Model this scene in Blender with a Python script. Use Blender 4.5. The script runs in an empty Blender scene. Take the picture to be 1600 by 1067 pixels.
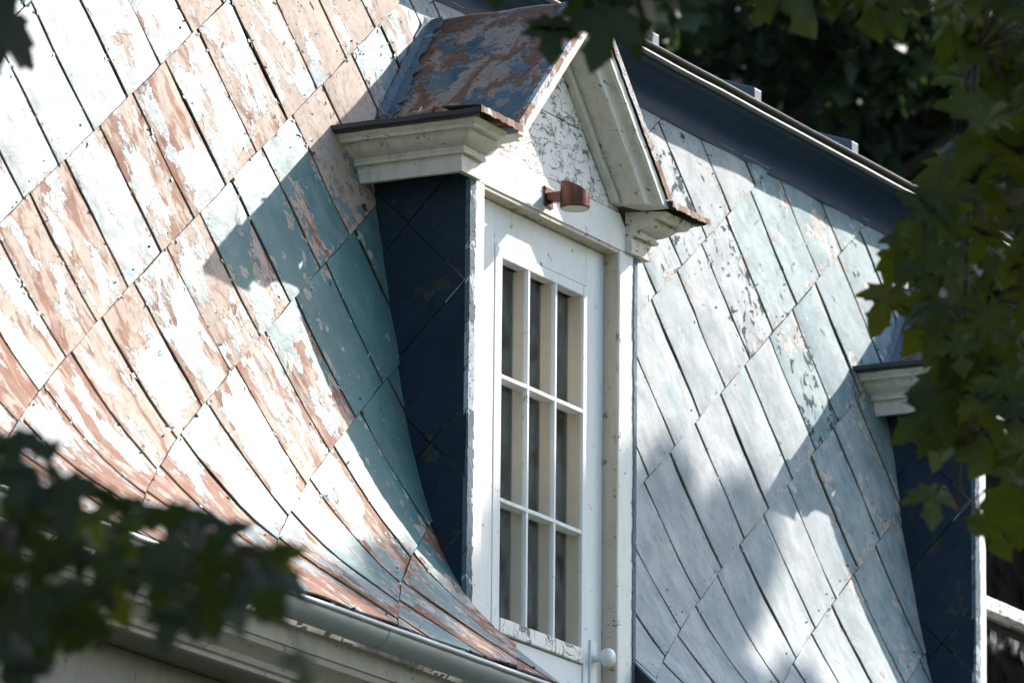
import bpy, bmesh, math, random
import numpy as np
from mathutils import Vector, Matrix, noise
random.seed(7)
R = math.radians
sc = bpy.context.scene
col = sc.collection

# ------------------------------------------------------------------ camera
FPX = 11000.0                                   # focal length in photo pixels (1600 wide)
AZ, EL, ROLL = R(61.9), R(13.4), R(0.53)
fw = Vector((math.sin(AZ)*math.cos(EL), math.cos(AZ)*math.cos(EL), math.sin(EL)))
r0 = Vector((math.cos(AZ), -math.sin(AZ), 0)); u0 = r0.cross(fw)
rt = math.cos(ROLL)*r0 + math.sin(ROLL)*u0; up = -math.sin(ROLL)*r0 + math.cos(ROLL)*u0
CAM = Vector((-18.712, -10.142, 1.7))
cd = bpy.data.cameras.new('camera'); cam = bpy.data.objects.new('camera', cd); col.objects.link(cam)
cam.matrix_world = Matrix(((rt.x, up.x, -fw.x, CAM.x), (rt.y, up.y, -fw.y, CAM.y), (rt.z, up.z, -fw.z, CAM.z), (0, 0, 0, 1)))
cd.sensor_width = 36; cd.sensor_fit = 'HORIZONTAL'; cd.lens = 36*FPX/1600
cd.clip_start = 0.5; cd.clip_end = 600
cd.dof.use_dof = True; cd.dof.focus_distance = 22.0; cd.dof.aperture_fstop = 6.8
sc.camera = cam
def at(px, py, d):
    """point d metres along the view axis on the sight line through a photo pixel"""
    return CAM + (rt*((px-800)/FPX) + up*((533.5-py)/FPX) + fw)*d

# ------------------------------------------------------------------ sky, sun, exposure
SUN = Vector((0.767, -0.335, 0.547)).normalized()      # towards the sun
w = bpy.data.worlds.new('World'); sc.world = w; w.use_nodes = True
nt = w.node_tree; nt.nodes.clear()
sky = nt.nodes.new('ShaderNodeTexSky'); sky.sky_type = 'NISHITA'; sky.sun_disc = False
sky.sun_elevation = math.asin(SUN.z); sky.sun_rotation = math.atan2(SUN.x, SUN.y)
bg = nt.nodes.new('ShaderNodeBackground'); bg.inputs[1].default_value = 0.15
wo = nt.nodes.new('ShaderNodeOutputWorld')
nt.links.new(sky.outputs[0], bg.inputs[0]); nt.links.new(bg.outputs[0], wo.inputs[0])
sd = bpy.data.lights.new('sun', 'SUN'); sd.energy = 3.0; sd.angle = R(0.53); sd.color = (1, 0.94, 0.86)
so = bpy.data.objects.new('sun', sd); col.objects.link(so)
so.rotation_euler = (-SUN).to_track_quat('-Z', 'Y').to_euler(); so.location = (20, -10, 25)
sc.view_settings.view_transform = 'Standard'; sc.view_settings.look = 'None'
sc.view_settings.exposure = 1.42; sc.view_settings.gamma = 1; sc.view_settings.use_curve_mapping = False
sc.render.engine = 'CYCLES'

# ------------------------------------------------------------------ helpers
def tag(o, label=None, cat=None, group=None, kind=None):
    for k, v in (('label', label), ('category', cat), ('group', group), ('kind', kind)):
        if v: o[k] = v
    return o
def empty(name, loc=(0, 0, 0), parent=None):
    o = bpy.data.objects.new(name, None); col.objects.link(o); o.location = loc; o.empty_display_size = .2
    if parent: o.parent = parent
    return o
def link(name, me, mat, parent=None):
    o = bpy.data.objects.new(name, me); col.objects.link(o)
    if mat and not me.materials: me.materials.append(mat)
    if parent: o.parent = parent
    return o
class MB:
    def __init__(s): s.v = []; s.f = []
    def add(s, vs, fs):
        n = len(s.v); s.v += [tuple(p) for p in vs]; s.f += [tuple(i+n for i in f) for f in fs]; return s
    def box(s, x0, x1, y0, y1, z0, z1):
        return s.add([(x, y, z) for z in (z0, z1) for y in (y0, y1) for x in (x0, x1)],
                     [(0, 2, 3, 1), (4, 5, 7, 6), (0, 1, 5, 4), (2, 6, 7, 3), (0, 4, 6, 2), (1, 3, 7, 5)])
    def sweep(s, rings, cap=True):
        """rings: list of equally long closed point lists"""
        n = len(rings[0]); base = len(s.v)
        for r_ in rings: s.v += [tuple(p) for p in r_]
        for k in range(len(rings)-1):
            for i in range(n):
                a = base+k*n+i; b = base+k*n+(i+1) % n
                s.f.append((a, b, b+n, a+n))
        if cap:
            s.f.append(tuple(base+i for i in range(n))[::-1]); e = base+(len(rings)-1)*n
            s.f.append(tuple(e+i for i in range(n)))
        return s
    def prof_x(s, prof, x0, x1, n=1):
        return s.sweep([[(x0+(x1-x0)*k/n, y, z) for y, z in prof] for k in range(n+1)])
    def tube(s, pts, rad, seg=8):
        rings = []; pts = [Vector(p) for p in pts]
        for i, p in enumerate(pts):
            t = (pts[min(i+1, len(pts)-1)]-pts[max(i-1, 0)]).normalized()
            a = t.orthogonal().normalized() if i == 0 else (pa - t*pa.dot(t)).normalized()
            pa = a; b = t.cross(a); r_ = rad[i] if isinstance(rad, (list, tuple)) else rad
            rings.append([p+(a*math.cos(2*math.pi*k/seg)+b*math.sin(2*math.pi*k/seg))*r_ for k in range(seg)])
        return s.sweep(rings)
    def build(s, name, mat, parent=None, smooth=False, bevel=0, sub=0, wob=0, auto=None):
        me = bpy.data.meshes.new(name)
        bm = bmesh.new(); vs = [bm.verts.new(v) for v in s.v]
        for f in s.f:
            try: bm.faces.new([vs[i] for i in f])
            except ValueError: pass
        bmesh.ops.recalc_face_normals(bm, faces=bm.faces)
        if bevel: bmesh.ops.bevel(bm, geom=list(bm.edges), offset=bevel, segments=2, affect='EDGES', profile=.5, clamp_overlap=True)
        if sub:
            lo = [e for e in bm.edges if e.calc_length() > sub]
            for _ in range(4):
                lo = [e for e in bm.edges if e.calc_length() > sub]
                if not lo: break
                bmesh.ops.subdivide_edges(bm, edges=lo, cuts=1, use_grid_fill=True)
        if wob:
            for v in bm.verts:
                v.co += noise.noise_vector(v.co*9)*wob + noise.noise_vector(v.co*31)*wob*.6
        bm.to_mesh(me); bm.free()
        if smooth or auto:
            for p in me.polygons: p.use_smooth = True
            if auto: me.set_sharp_from_angle(angle=R(auto))
        return link(name, me, mat, parent)

# ------------------------------------------------------------------ node material helper
class NM:
    def __init__(s, name):
        s.m = bpy.data.materials.new(name); s.m.use_nodes = True; s.t = s.m.node_tree; s.t.nodes.clear()
        s.out = s.n('ShaderNodeOutputMaterial'); s.p = s.n('ShaderNodeBsdfPrincipled')
        s.l(s.p.outputs[0], s.out.inputs[0])
    def n(s, k, **kw):
        o = s.t.nodes.new(k)
        for a, b in kw.items(): setattr(o, a, b)
        return o
    def l(s, a, b): s.t.links.new(a, b)
    def put(s, sock, v):
        if isinstance(v, (int, float)):
            sock.default_value = v
        elif isinstance(v, (tuple, list)):
            sock.default_value = tuple(v) if len(v) == len(sock.default_value) else tuple(v)+(1,)
        else: s.l(v, sock)
    def math(s, op, a, b=0.0, c=0.0, clamp=False):
        o = s.n('ShaderNodeMath', operation=op); o.use_clamp = clamp
        s.put(o.inputs[0], a); s.put(o.inputs[1], b); s.put(o.inputs[2], c); return o.outputs[0]
    def vmath(s, op, a, b=(0, 0, 0)):
        o = s.n('ShaderNodeVectorMath', operation=op); s.put(o.inputs[0], a); s.put(o.inputs[1], b); return o.outputs[0]
    def step(s, x, t, wd=.01):                       # 0 below t, 1 above
        o = s.n('ShaderNodeMapRange'); o.clamp = True; o.interpolation_type = 'SMOOTHSTEP'
        s.put(o.inputs[0], x)
        s.put(o.inputs[1], s.math('SUBTRACT', t, wd) if not isinstance(t, (int, float)) else t-wd)
        s.put(o.inputs[2], s.math('ADD', t, wd) if not isinstance(t, (int, float)) else t+wd)
        return o.outputs[0]
    def mix(s, f, a, b, mode='MIX'):
        o = s.n('ShaderNodeMix', data_type='RGBA', blend_type=mode)
        s.put(o.inputs[0], f); s.put(o.inputs[6], a); s.put(o.inputs[7], b); return o.outputs[2]
    def noise(s, vec, scale, detail=4, rough=.55, dist=0.0):
        o = s.n('ShaderNodeTexNoise'); s.put(o.inputs['Vector'], vec); s.put(o.inputs['Scale'], scale)
        o.inputs['Detail'].default_value = detail; o.inputs['Roughness'].default_value = rough; o.inputs['Distortion'].default_value = dist
        return o.outputs[0]
    def voro(s, vec, scale, feature='DISTANCE_TO_EDGE', rand=1.0):
        o = s.n('ShaderNodeTexVoronoi', feature=feature); s.put(o.inputs['Vector'], vec); s.put(o.inputs['Scale'], scale)
        o.inputs['Randomness'].default_value = rand; return o.outputs['Distance']
    def attr(s, name, typ='OBJECT'):
        o = s.n('ShaderNodeAttribute', attribute_type=typ, attribute_name=name); return o
    def pos(s): return s.n('ShaderNodeNewGeometry').outputs['Position']
    def obj(s): return s.n('ShaderNodeTexCoord').outputs['Object']
    def rnd(s): return s.n('ShaderNodeObjectInfo').outputs['Random']
    def bump(s, h, strength=.5, dist=.004, base=None):
        o = s.n('ShaderNodeBump'); o.inputs['Strength'].default_value = strength; o.inputs['Distance'].default_value = dist
        s.put(o.inputs['Height'], h)
        if base is not None: s.l(base, o.inputs['Normal'])
        return o.outputs[0]
    def set(s, color=None, rough=None, metal=None, normal=None, spec=None):
        if color is not None: s.put(s.p.inputs['Base Color'], color)
        if rough is not None: s.put(s.p.inputs['Roughness'], rough)
        if metal is not None: s.put(s.p.inputs['Metallic'], metal)
        if spec is not None: s.put(s.p.inputs['Specular IOR Level'], spec)
        if normal is not None: s.l(normal, s.p.inputs['Normal'])
        return s.m

def mat_shingle(name, teal, pale, primer, rust, rough_p=.4, spec=.4, strk=.25):
    """peeling paint on sheet metal; per-object: thr (how much has peeled), tone (0 teal .. 1 chalky pale), rusty"""
    m = NM(name)
    loc = m.attr('loc', 'GEOMETRY').outputs['Vector']
    rn = m.rnd()
    off = m.n('ShaderNodeCombineXYZ'); m.put(off.inputs[0], m.math('MULTIPLY', rn, 37.0)); m.put(off.inputs[1], m.math('MULTIPLY', rn, 91.0)); m.put(off.inputs[2], m.math('MULTIPLY', rn, 13.0))
    sh = m.vmath('ADD', loc, off.outputs[0])
    thr = m.attr('thr').outputs['Fac']; tone = m.attr('tone').outputs['Fac']; rusty = m.attr('rusty').outputs['Fac']
    st = m.vmath('MULTIPLY', sh, (1.0, .55, 1.0))
    n1 = m.math('ADD', m.math('MULTIPLY', m.noise(st, 7.0, 9, .62, .35), .8), m.math('MULTIPLY', m.noise(st, 24.0, 6, .6, .2), .2))
    # edges of the sheet peel first
    sep = m.n('ShaderNodeSeparateXYZ'); m.l(loc, sep.inputs[0])
    ex = m.math('MINIMUM', sep.outputs[0], m.math('SUBTRACT', .285, sep.outputs[0]))
    ey = m.math('SUBTRACT', .44, sep.outputs[1])
    edge = m.math('SUBTRACT', 1.0, m.math('MULTIPLY', m.math('MINIMUM', ex, ey), 22.0), clamp=True)
    n2 = m.noise(sh, 17.0, 5, .6, .3)
    k = m.math('SUBTRACT', n1, m.math('MULTIPLY', edge, m.math('MULTIPLY', m.math('SUBTRACT', n2, .33), .42)))
    paint = m.step(k, thr, .006)
    # chips: small round losses
    chip = m.noise(sh, 55.0, 2, .5)
    chipm = m.step(chip, m.math('SUBTRACT', .735, m.math('MULTIPLY', edge, .08)), .01)
    paint = m.math('MULTIPLY', paint, m.math('SUBTRACT', 1.0, m.math('MULTIPLY', chipm, .85)))
    # paint colour: top coat over an older coat
    mot = m.noise(m.vmath('MULTIPLY', sh, (1.2, .8, 1)), 14.0, 7, .65, .4)
    chalk = m.math('MULTIPLY', tone, m.step(mot, m.math('SUBTRACT', .62, m.math('MULTIPLY', tone, .28)), .12))
    n3 = m.noise(m.vmath('ADD', st, (5, 9, 3)), 6.0, 6, .55, .5)
    old = m.step(n3, .645, .006)
    pc = m.mix(chalk, teal, pale)
    pc = m.mix(m.math('MULTIPLY', old, .75), pc, tuple(min(1, c*1.35) for c in teal))
    fine = m.noise(sh, 120.0, 4, .7)
    pc = m.mix(.35, pc, m.mix(m.math('MULTIPLY', fine, 1.0), (.25, .25, .25), (1, 1, 1)), 'MULTIPLY')
    streak = m.noise(m.vmath('MULTIPLY', sh, (9.0, .8, 1)), 6.0, 4, .6)
    pc = m.mix(m.math('MULTIPLY', m.step(streak, .6, .1), strk), pc, (.30, .27, .24))
    gr = m.noise(m.vmath('ADD', m.vmath('MULTIPLY', sh, (1.0, .7, 1)), (3, 1, 7)), 9.0, 7, .68, .3)
    pc = m.mix(m.math('MULTIPLY', m.step(gr, .50, .16), .42), pc, tuple(c*.5 for c in teal))
    # bare layer: primer with rust
    rs = m.noise(m.vmath('MULTIPLY', sh, (1.9, .75, 1)), 8.0, 8, .65, .5)
    rm = m.step(rs, m.math('SUBTRACT', .68, m.math('MULTIPLY', rusty, .24)), .045)
    bc = m.mix(rm, primer, rust)
    bc = m.mix(m.math('MULTIPLY', m.step(m.noise(sh, 38.0, 5, .6), .56, .06), .45), bc, tuple(c*.55 for c in primer))
    bc = m.mix(m.math('MULTIPLY', m.step(rs, .70, .03), .6), bc, tuple(c*.45 for c in rust))
    uc = m.mix(.5, tuple(min(1, c*1.0) for c in pale), primer)
    top = m.step(k, m.math('ADD', thr, m.math('MULTIPLY', m.math('MAXIMUM', m.math('SUBTRACT', n2, .42), 0.0), .32)), .006)
    c = m.mix(paint, bc, m.mix(top, uc, pc))
    # thin dark line along the broken edge of the paint film
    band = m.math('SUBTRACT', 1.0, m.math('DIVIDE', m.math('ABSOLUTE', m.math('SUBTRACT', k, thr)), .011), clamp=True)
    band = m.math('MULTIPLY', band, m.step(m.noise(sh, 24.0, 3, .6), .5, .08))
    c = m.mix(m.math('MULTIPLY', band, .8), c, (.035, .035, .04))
    spk = m.step(m.noise(sh, 70.0, 3, .55), m.math('SUBTRACT', .76, m.math('MULTIPLY', edge, .135)), .015)
    c = m.mix(m.math('MULTIPLY', spk, .85), c, (.02, .025, .035))
    # places torn right down to the dark undercoat
    dk = m.attr('dark').outputs['Fac']
    tear = m.step(m.math('ADD', m.noise(m.vmath('ADD', sh, (2, 4, 6)), 19.0, 6, .62, .5), m.math('MULTIPLY', edge, .04)), m.math('SUBTRACT', 1.0, dk), .008)
    c = m.mix(m.math('MULTIPLY', tear, .93), c, (.022, .045, .055))
    # rust runs that start at the laps
    run = m.math('MULTIPLY', m.step(m.noise(m.vmath('MULTIPLY', sh, (26.0, 1.2, 1)), 2.2, 3, .6), .60, .06), m.step(m.noise(sh, 4.0, 2, .5), .52, .08))
    c = m.mix(m.math('MULTIPLY', run, m.math('MULTIPLY', rusty, .35)), c, rust)
    h = m.math('ADD', m.math('MULTIPLY', m.math('SUBTRACT', m.math('ADD', paint, m.math('MULTIPLY', top, .6)), tear), 1.0), m.math('MULTIPLY', m.noise(sh, 42.0, 6, .65), .55))
    nb = m.bump(h, .7, .0034)
    nb = m.bump(m.noise(sh, 7.0, 2, .5), .35, .02, nb)
    ro = m.math('ADD', m.math('MULTIPLY', paint, rough_p-.72), .72)
    ro = m.math('ADD', ro, m.math('MULTIPLY', m.math('SUBTRACT', mot, .5), .5))
    ro = m.math('ADD', ro, m.math('MULTIPLY', tone, .12))
    return m.set(c, ro, 0, nb, m.math('MULTIPLY', m.math('MULTIPLY', m.math('SUBTRACT', 1.35, gr), spec), m.math('SUBTRACT', 1.0, m.math('MULTIPLY', tear, .85))))

def mat_wood(name, base=(.76, .75, .71), crack=.5, scale=(1, 1, 1), dirt=.3, bare=(.30, .27, .23), flake=.30):
    m = NM(name); p = m.pos()
    q = m.vmath('ADD', m.vmath('MULTIPLY', p, scale), m.vmath('SCALE', (0, 0, 0)))
    n = m.n('ShaderNodeTexNoise'); m.l(p, n.inputs['Vector']); n.inputs['Scale'].default_value = 22; n.inputs['Detail'].default_value = 5
    wv = m.vmath('ADD', q, m.vmath('MULTIPLY', m.vmath('SUBTRACT', n.outputs[1], (.5, .5, .5)), (.05, .05, .05)))
    def crackset(sc, width, gate):
        nn = m.noise(m.vmath('MULTIPLY', wv, sc), 1.0, 3, .5)
        li = m.math('SUBTRACT', 1.0, m.step(m.math('ABSOLUTE', m.math('SUBTRACT', nn, .5)), width, width*.5))
        return m.math('MULTIPLY', li, m.step(m.noise(m.vmath('ADD', p, (sc[0], sc[2], 1)), 15.0, 3, .6), gate, .03))
    hz = crackset((5, 5, 36), .012+.008*min(crack, 1.0), .66-.16*crack); vt = crackset((40, 40, 6), .013+.007*min(crack, 1.0), .66-.13*crack)
    cr = m.math('MAXIMUM', hz, vt)
    fl = m.math('SUBTRACT', 1.0, m.step(m.noise(q, 26.0, 6, .6, .4), flake, .012))
    dn = m.noise(m.vmath('MULTIPLY', p, (3, 3, .7)), 9.0, 6, .65)
    c = m.mix(m.math('MULTIPLY', m.step(dn, .58, .14), dirt), base, tuple(b*.62 for b in (base[0], base[1]*.97, base[2]*.88)))
    c = m.mix(m.math('MULTIPLY', m.noise(p, 90, 4, .7), .18), c, tuple(b*.6 for b in base))
    c = m.mix(fl, c, bare)
    c = m.mix(m.math('MULTIPLY', cr, .85), c, (.07, .055, .045))
    h = m.math('SUBTRACT', m.math('MULTIPLY', m.noise(m.vmath('MULTIPLY', p, (30, 30, 3)), 1.5, 5, .6), .35), m.math('MAXIMUM', cr, fl))
    return m.set(c, .55, 0, m.bump(h, .5, .002), .4)

def mat_plain(name, c, rough=.6, metal=0, var=.3, scale=14, bump=.2):
    m = NM(name); p = m.pos(); n = m.noise(p, scale, 7, .65)
    cc = m.mix(m.math('MULTIPLY', n, var*1.6), c, tuple(x*.45 for x in c))
    return m.set(cc, m.math('ADD', rough-.08, m.math('MULTIPLY', n, .16)), metal, m.bump(m.noise(p, scale*5, 5, .6), bump, .002))

M = {}
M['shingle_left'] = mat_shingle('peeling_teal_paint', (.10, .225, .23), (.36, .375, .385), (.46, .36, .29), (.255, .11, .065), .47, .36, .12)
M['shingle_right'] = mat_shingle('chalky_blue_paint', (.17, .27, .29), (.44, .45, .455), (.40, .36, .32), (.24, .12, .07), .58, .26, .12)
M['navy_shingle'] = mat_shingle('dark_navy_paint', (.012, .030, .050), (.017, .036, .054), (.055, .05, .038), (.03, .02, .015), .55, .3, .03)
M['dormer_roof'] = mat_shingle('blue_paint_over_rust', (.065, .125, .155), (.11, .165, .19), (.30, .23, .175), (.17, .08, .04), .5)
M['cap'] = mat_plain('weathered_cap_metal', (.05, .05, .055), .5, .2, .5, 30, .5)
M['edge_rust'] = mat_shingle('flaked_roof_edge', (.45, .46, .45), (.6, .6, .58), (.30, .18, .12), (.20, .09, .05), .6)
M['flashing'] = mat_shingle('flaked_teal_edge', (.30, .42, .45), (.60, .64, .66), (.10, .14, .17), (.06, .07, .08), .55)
M['white'] = mat_wood('old_white_paint', crack=.15, flake=.27)
M['white_door'] = mat_wood('white_door_paint', (.74, .75, .75), crack=.05, dirt=.15, flake=.22)
M['cracked'] = mat_wood('cracked_white_paint', (.80, .78, .74), crack=1.1, scale=(1.0, 1.0, 1.0), dirt=.25, flake=.33)
M['cream'] = mat_wood('cream_moulding_paint', (.68, .645, .57), crack=.25, dirt=.6, flake=.30)
M['worn'] = mat_wood('badly_worn_moulding_paint', (.62, .57, .48), crack=.5, dirt=.6, flake=.41, bare=(.17, .15, .13))
M['reveal'] = mat_wood('tan_reveal_paint', (.52, .45, .35), crack=.4, dirt=.4, flake=.26)
M['eave_white'] = mat_wood('shaded_eave_paint', (.31, .30, .275), crack=.3, dirt=.5, flake=.28)  # white paint greyed to carry the shade below the gutter
M['soffit'] = mat_wood('shaded_soffit_paint', (.20, .195, .18), crack=.1, dirt=.4, flake=.24)  # greyed further, the soffit's deeper shade is in the colour
M['deck'] = mat_plain('tarred_deck', (.018, .018, .02), .9)
nv = NM('navy_cornice_paint'); _p = nv.vmath('MULTIPLY', nv.pos(), (.55, 1, 1)); _n = nv.noise(nv.pos(), 9, 7, .65)
_c = nv.mix(nv.math('MULTIPLY', _n, .6), (.013, .036, .072), (.007, .019, .038))
_pt = nv.step(nv.noise(_p, 6.5, 7, .6, .3), .655, .012)
_c = nv.mix(nv.math('MULTIPLY', _pt, .8), _c, (.09, .082, .07))
M['navy'] = nv.set(_c, nv.math('ADD', .38, nv.math('MULTIPLY', _n, .25)), 0, nv.bump(nv.math('SUBTRACT', nv.noise(nv.pos(), 30, 6, .6), _pt), .35, .003), .22)
M['drip'] = mat_plain('white_drip_edge', (.26, .25, .23), .6, .0, .7, 16)
M['gutter'] = mat_plain('galvanised_steel', (.40, .44, .48), .48, .55, .45, 9)
M['batten'] = mat_plain('batten_blue_grey', (.06, .085, .11), .5, 0, .3, 12)
M['knob'] = mat_plain('white_porcelain', (.72, .72, .68), .25, 0, .1)
M['copper'] = mat_plain('bronzed_copper', (.15, .072, .055), .40, .85, .25, 25, .1)
M['diffuser'] = mat_plain('frosted_diffuser', (.66, .65, .58), .5, 0, .05)
M['litter'] = mat_plain('dead_leaves', (.28, .13, .07), .8)
M['room_tan'] = mat_plain('interior_tan', (.42, .36, .28), .7)
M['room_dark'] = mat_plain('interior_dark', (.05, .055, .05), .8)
M['room_brown'] = mat_plain('interior_brown', (.34, .19, .12), .7)
M['inner_bar'] = mat_plain('tan_bar_and_bounce', (.70, .60, .46), .6)  # tan of the inner bars, also painting warm bounce on muntin sides
M['curtain'] = mat_plain('grey_green_fill_curtain', (.36, .38, .33), .85)
M['brown_curtain'] = mat_plain('brown_blind', (.50, .27, .17), .8)
M['inner_sash'] = mat_plain('inner_sash_paint', (.74, .74, .70), .5)
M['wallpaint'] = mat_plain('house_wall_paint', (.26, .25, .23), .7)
M['bark'] = mat_plain('maple_bark', (.09, .07, .055), .9, 0, .5, 10, .8)
M['twig'] = mat_plain('dark_twig', (.05, .025, .02), .7)
M['ground'] = mat_plain('lawn', (.06, .085, .03), .95, 0, .6, 1.5)
M['hill'] = mat_plain('leaf_littered_slope', (.028, .022, .015), .95, 0, .7, .6)
def mat_glass(name, veil):
    g = NM(name)
    tr = g.n('ShaderNodeBsdfTransparent'); tr.inputs[0].default_value = (.86, .90, .88, 1)
    gl = g.n('ShaderNodeBsdfGlossy'); gl.inputs['Roughness'].default_value = .03
    fr = g.n('ShaderNodeFresnel'); fr.inputs[0].default_value = 1.5
    g.l(g.bump(g.noise(g.pos(), 4.0, 2, .5), .055, .02), gl.inputs['Normal'])
    dd = g.n('ShaderNodeBsdfDiffuse'); dd.inputs[0].default_value = (.44, .49, .46, 1)  # diffuse grey-green veil paints pale reflections into the panes
    mx0 = g.n('ShaderNodeMixShader'); g.put(mx0.inputs[0], g.math('MULTIPLY', g.step(g.noise(g.pos(), 11, 6, .7), .45, .2), veil)); g.l(tr.outputs[0], mx0.inputs[1]); g.l(dd.outputs[0], mx0.inputs[2])
    mx = g.n('ShaderNodeMixShader'); g.l(fr.outputs[0], mx.inputs[0]); g.l(mx0.outputs[0], mx.inputs[1]); g.l(gl.outputs[0], mx.inputs[2])
    g.l(mx.outputs[0], g.out.inputs[0])
    return g.m
M['glass'] = mat_glass('reflection_veil_glass', .24); M['clean_glass'] = mat_glass('clean_window_glass', .015)
def mat_leaf(name, c, tc, tf=.35, spots=True):
    m = NM(name); o = m.obj(); rn = m.rnd()
    n = m.noise(o, 30, 3, .5)
    cc = m.mix(m.math('MULTIPLY', rn, .6), c, tuple(x*.55 for x in c))
    cc = m.mix(m.math('MULTIPLY', n, .4), cc, tuple(x*.6 for x in c))
    t2 = tc
    sx = m.n('ShaderNodeSeparateXYZ'); m.l(o, sx.inputs[0]); ax = m.math('ABSOLUTE', sx.outputs[0])
    vn = m.math('MINIMUM', ax, m.math('MINIMUM', m.math('ABSOLUTE', m.math('SUBTRACT', ax, m.math('MULTIPLY', m.math('ADD', sx.outputs[1], .12), 1.15))), m.math('ABSOLUTE', m.math('SUBTRACT', ax, m.math('MULTIPLY', m.math('ADD', sx.outputs[1], -.22), 1.0)))))
    if spots: cc = m.mix(m.math('MULTIPLY', m.math('SUBTRACT', 1.0, m.step(vn, .016, .008)), .55), cc, tuple(min(1, x*2.6) for x in c))
    if spots: t2 = m.mix(m.math('MULTIPLY', rn, .7), tc, (tc[0]*1.6, tc[1]*1.25, tc[2]))
    t3 = t2
    if spots:
        of = m.n('ShaderNodeCombineXYZ'); m.put(of.inputs[0], m.math('MULTIPLY', rn, 31.0))
        sp = m.math('SUBTRACT', 1.0, m.step(m.voro(m.vmath('ADD', o, of.outputs[0]), 26, 'F1'), .17, .04))
        sp = m.math('MULTIPLY', sp, m.step(m.noise(m.vmath('ADD', o, of.outputs[0]), 14, 2, .5), .54, .04))
        cc = m.mix(sp, cc, (.045, .015, .008)); t2 = m.mix(sp, t3, (.03, .01, .005))
    m.set(cc, .5, 0, m.bump(m.noise(o, 60, 3, .5), .3, .002), .3)
    tl = m.n('ShaderNodeBsdfTranslucent'); m.put(tl.inputs[0], t2)
    mx = m.n('ShaderNodeMixShader'); mx.inputs[0].default_value = tf
    m.l(m.p.outputs[0], mx.inputs[1]); m.l(tl.outputs[0], mx.inputs[2]); m.l(mx.outputs[0], m.out.inputs[0]); return m.m
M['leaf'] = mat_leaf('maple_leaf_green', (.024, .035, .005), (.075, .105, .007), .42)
M['leaf_dark'] = mat_leaf('maple_leaf_shaded', (.013, .020, .006), (.04, .062, .006), .3, False)  # darker copy of the leaf green with the shade put into the colour
M['leaf_far'] = mat_leaf('far_foliage', (.042, .070, .038), (.055, .085, .03), .35, False)
M['leaf_far_red'] = mat_leaf('far_foliage_turning', (.085, .055, .035), (.12, .06, .03), .3, False)

# ------------------------------------------------------------------ roof profile: Y and Z as functions of the distance s up the slope
PZ = [5.655, 5.718, 5.791, 5.869, 5.924, 5.985, 6.10, 6.24, 6.45, 6.65, 6.9, 7.2, 7.6, 8.0, 8.6]
PY = [-.325, -.25, -.16, -.07, -.014, .030, .093, .148, .205, .245, .287, .337, .402, .467, .565]
_t = np.linspace(0, 1, 3000); _arc = np.concatenate([[0], np.cumsum(np.hypot(np.diff(PZ), np.diff(PY)))])
_ss = _t*_arc[-1]; _yy = np.interp(_ss, _arc, PY); _zz = np.interp(_ss, _arc, PZ)
def _smooth(a, k=110):
    pad = np.concatenate([2*a[0]-a[k:0:-1], a, 2*a[-1]-a[-2:-k-2:-1]]); ker = np.hanning(2*k+1); ker /= ker.sum()
    return np.convolve(pad, ker, 'valid')
_yy = _smooth(_yy); _zz = _smooth(_zz)
S_MAX = float(_ss[-1])
def prof(s):
    return float(np.interp(s, _ss, _yy)), float(np.interp(s, _ss, _zz))
def prof_n(s):
    a = prof(max(0, s-.02)); b = prof(min(S_MAX, s+.02)); d = Vector((0, b[0]-a[0], b[1]-a[1])).normalized()
    return Vector((0, -d.z, d.y))
def s_at_z(z): return float(np.interp(z, _zz, _ss))
def y_at_z(z): return float(np.interp(z, _zz, _yy))
def on_roof(X, s, h=0.0):
    y, z = prof(s); n = prof_n(s); return Vector((X, y, z)) + n*h

# ------------------------------------------------------------------ the roof with its shingles
D1, D2, DW = 0.0, 3.815, 1.13            # left edges and width of the two dormers
S_TOP = s_at_z(8.115); S_HOLE = s_at_z(7.50)
XL, XR = -3.5, 6.4
roof = tag(empty('mansard_roof', (1.4, 0, 5.6)), 'steep flared mansard slope of diagonal sheet metal shingles with peeling pale blue paint', 'roof')
def wp(o):                                # parent keeping world coordinates
    return o
def clip(poly, a, b, c):                  # keep a*x+b*y<=c
    out = []
    for i in range(len(poly)):
        p, q = poly[i], poly[(i+1) % len(poly)]
        dp = a*p[0]+b*p[1]-c; dq = a*q[0]+b*q[1]-c
        if dp <= 0: out.append(p)
        if (dp < 0 < dq) or (dq < 0 < dp):
            t = dp/(dp-dq); out.append((p[0]+(q[0]-p[0])*t, p[1]+(q[1]-p[1])*t))
    return out
def area(p): return abs(sum(p[i][0]*p[(i+1) % len(p)][1]-p[(i+1) % len(p)][0]*p[i][1] for i in range(len(p))))/2
def cliprange(poly, x0=None, x1=None, s0=None, s1=None):
    if x0 is not None: poly = clip(poly, -1, 0, -x0)
    if x1 is not None and len(poly) > 2: poly = clip(poly, 1, 0, x1)
    if s0 is not None and len(poly) > 2: poly = clip(poly, 0, -1, -s0)
    if s1 is not None and len(poly) > 2: poly = clip(poly, 0, 1, s1)
    return poly if len(poly) > 2 and area(poly) > 4e-4 else None
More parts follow.
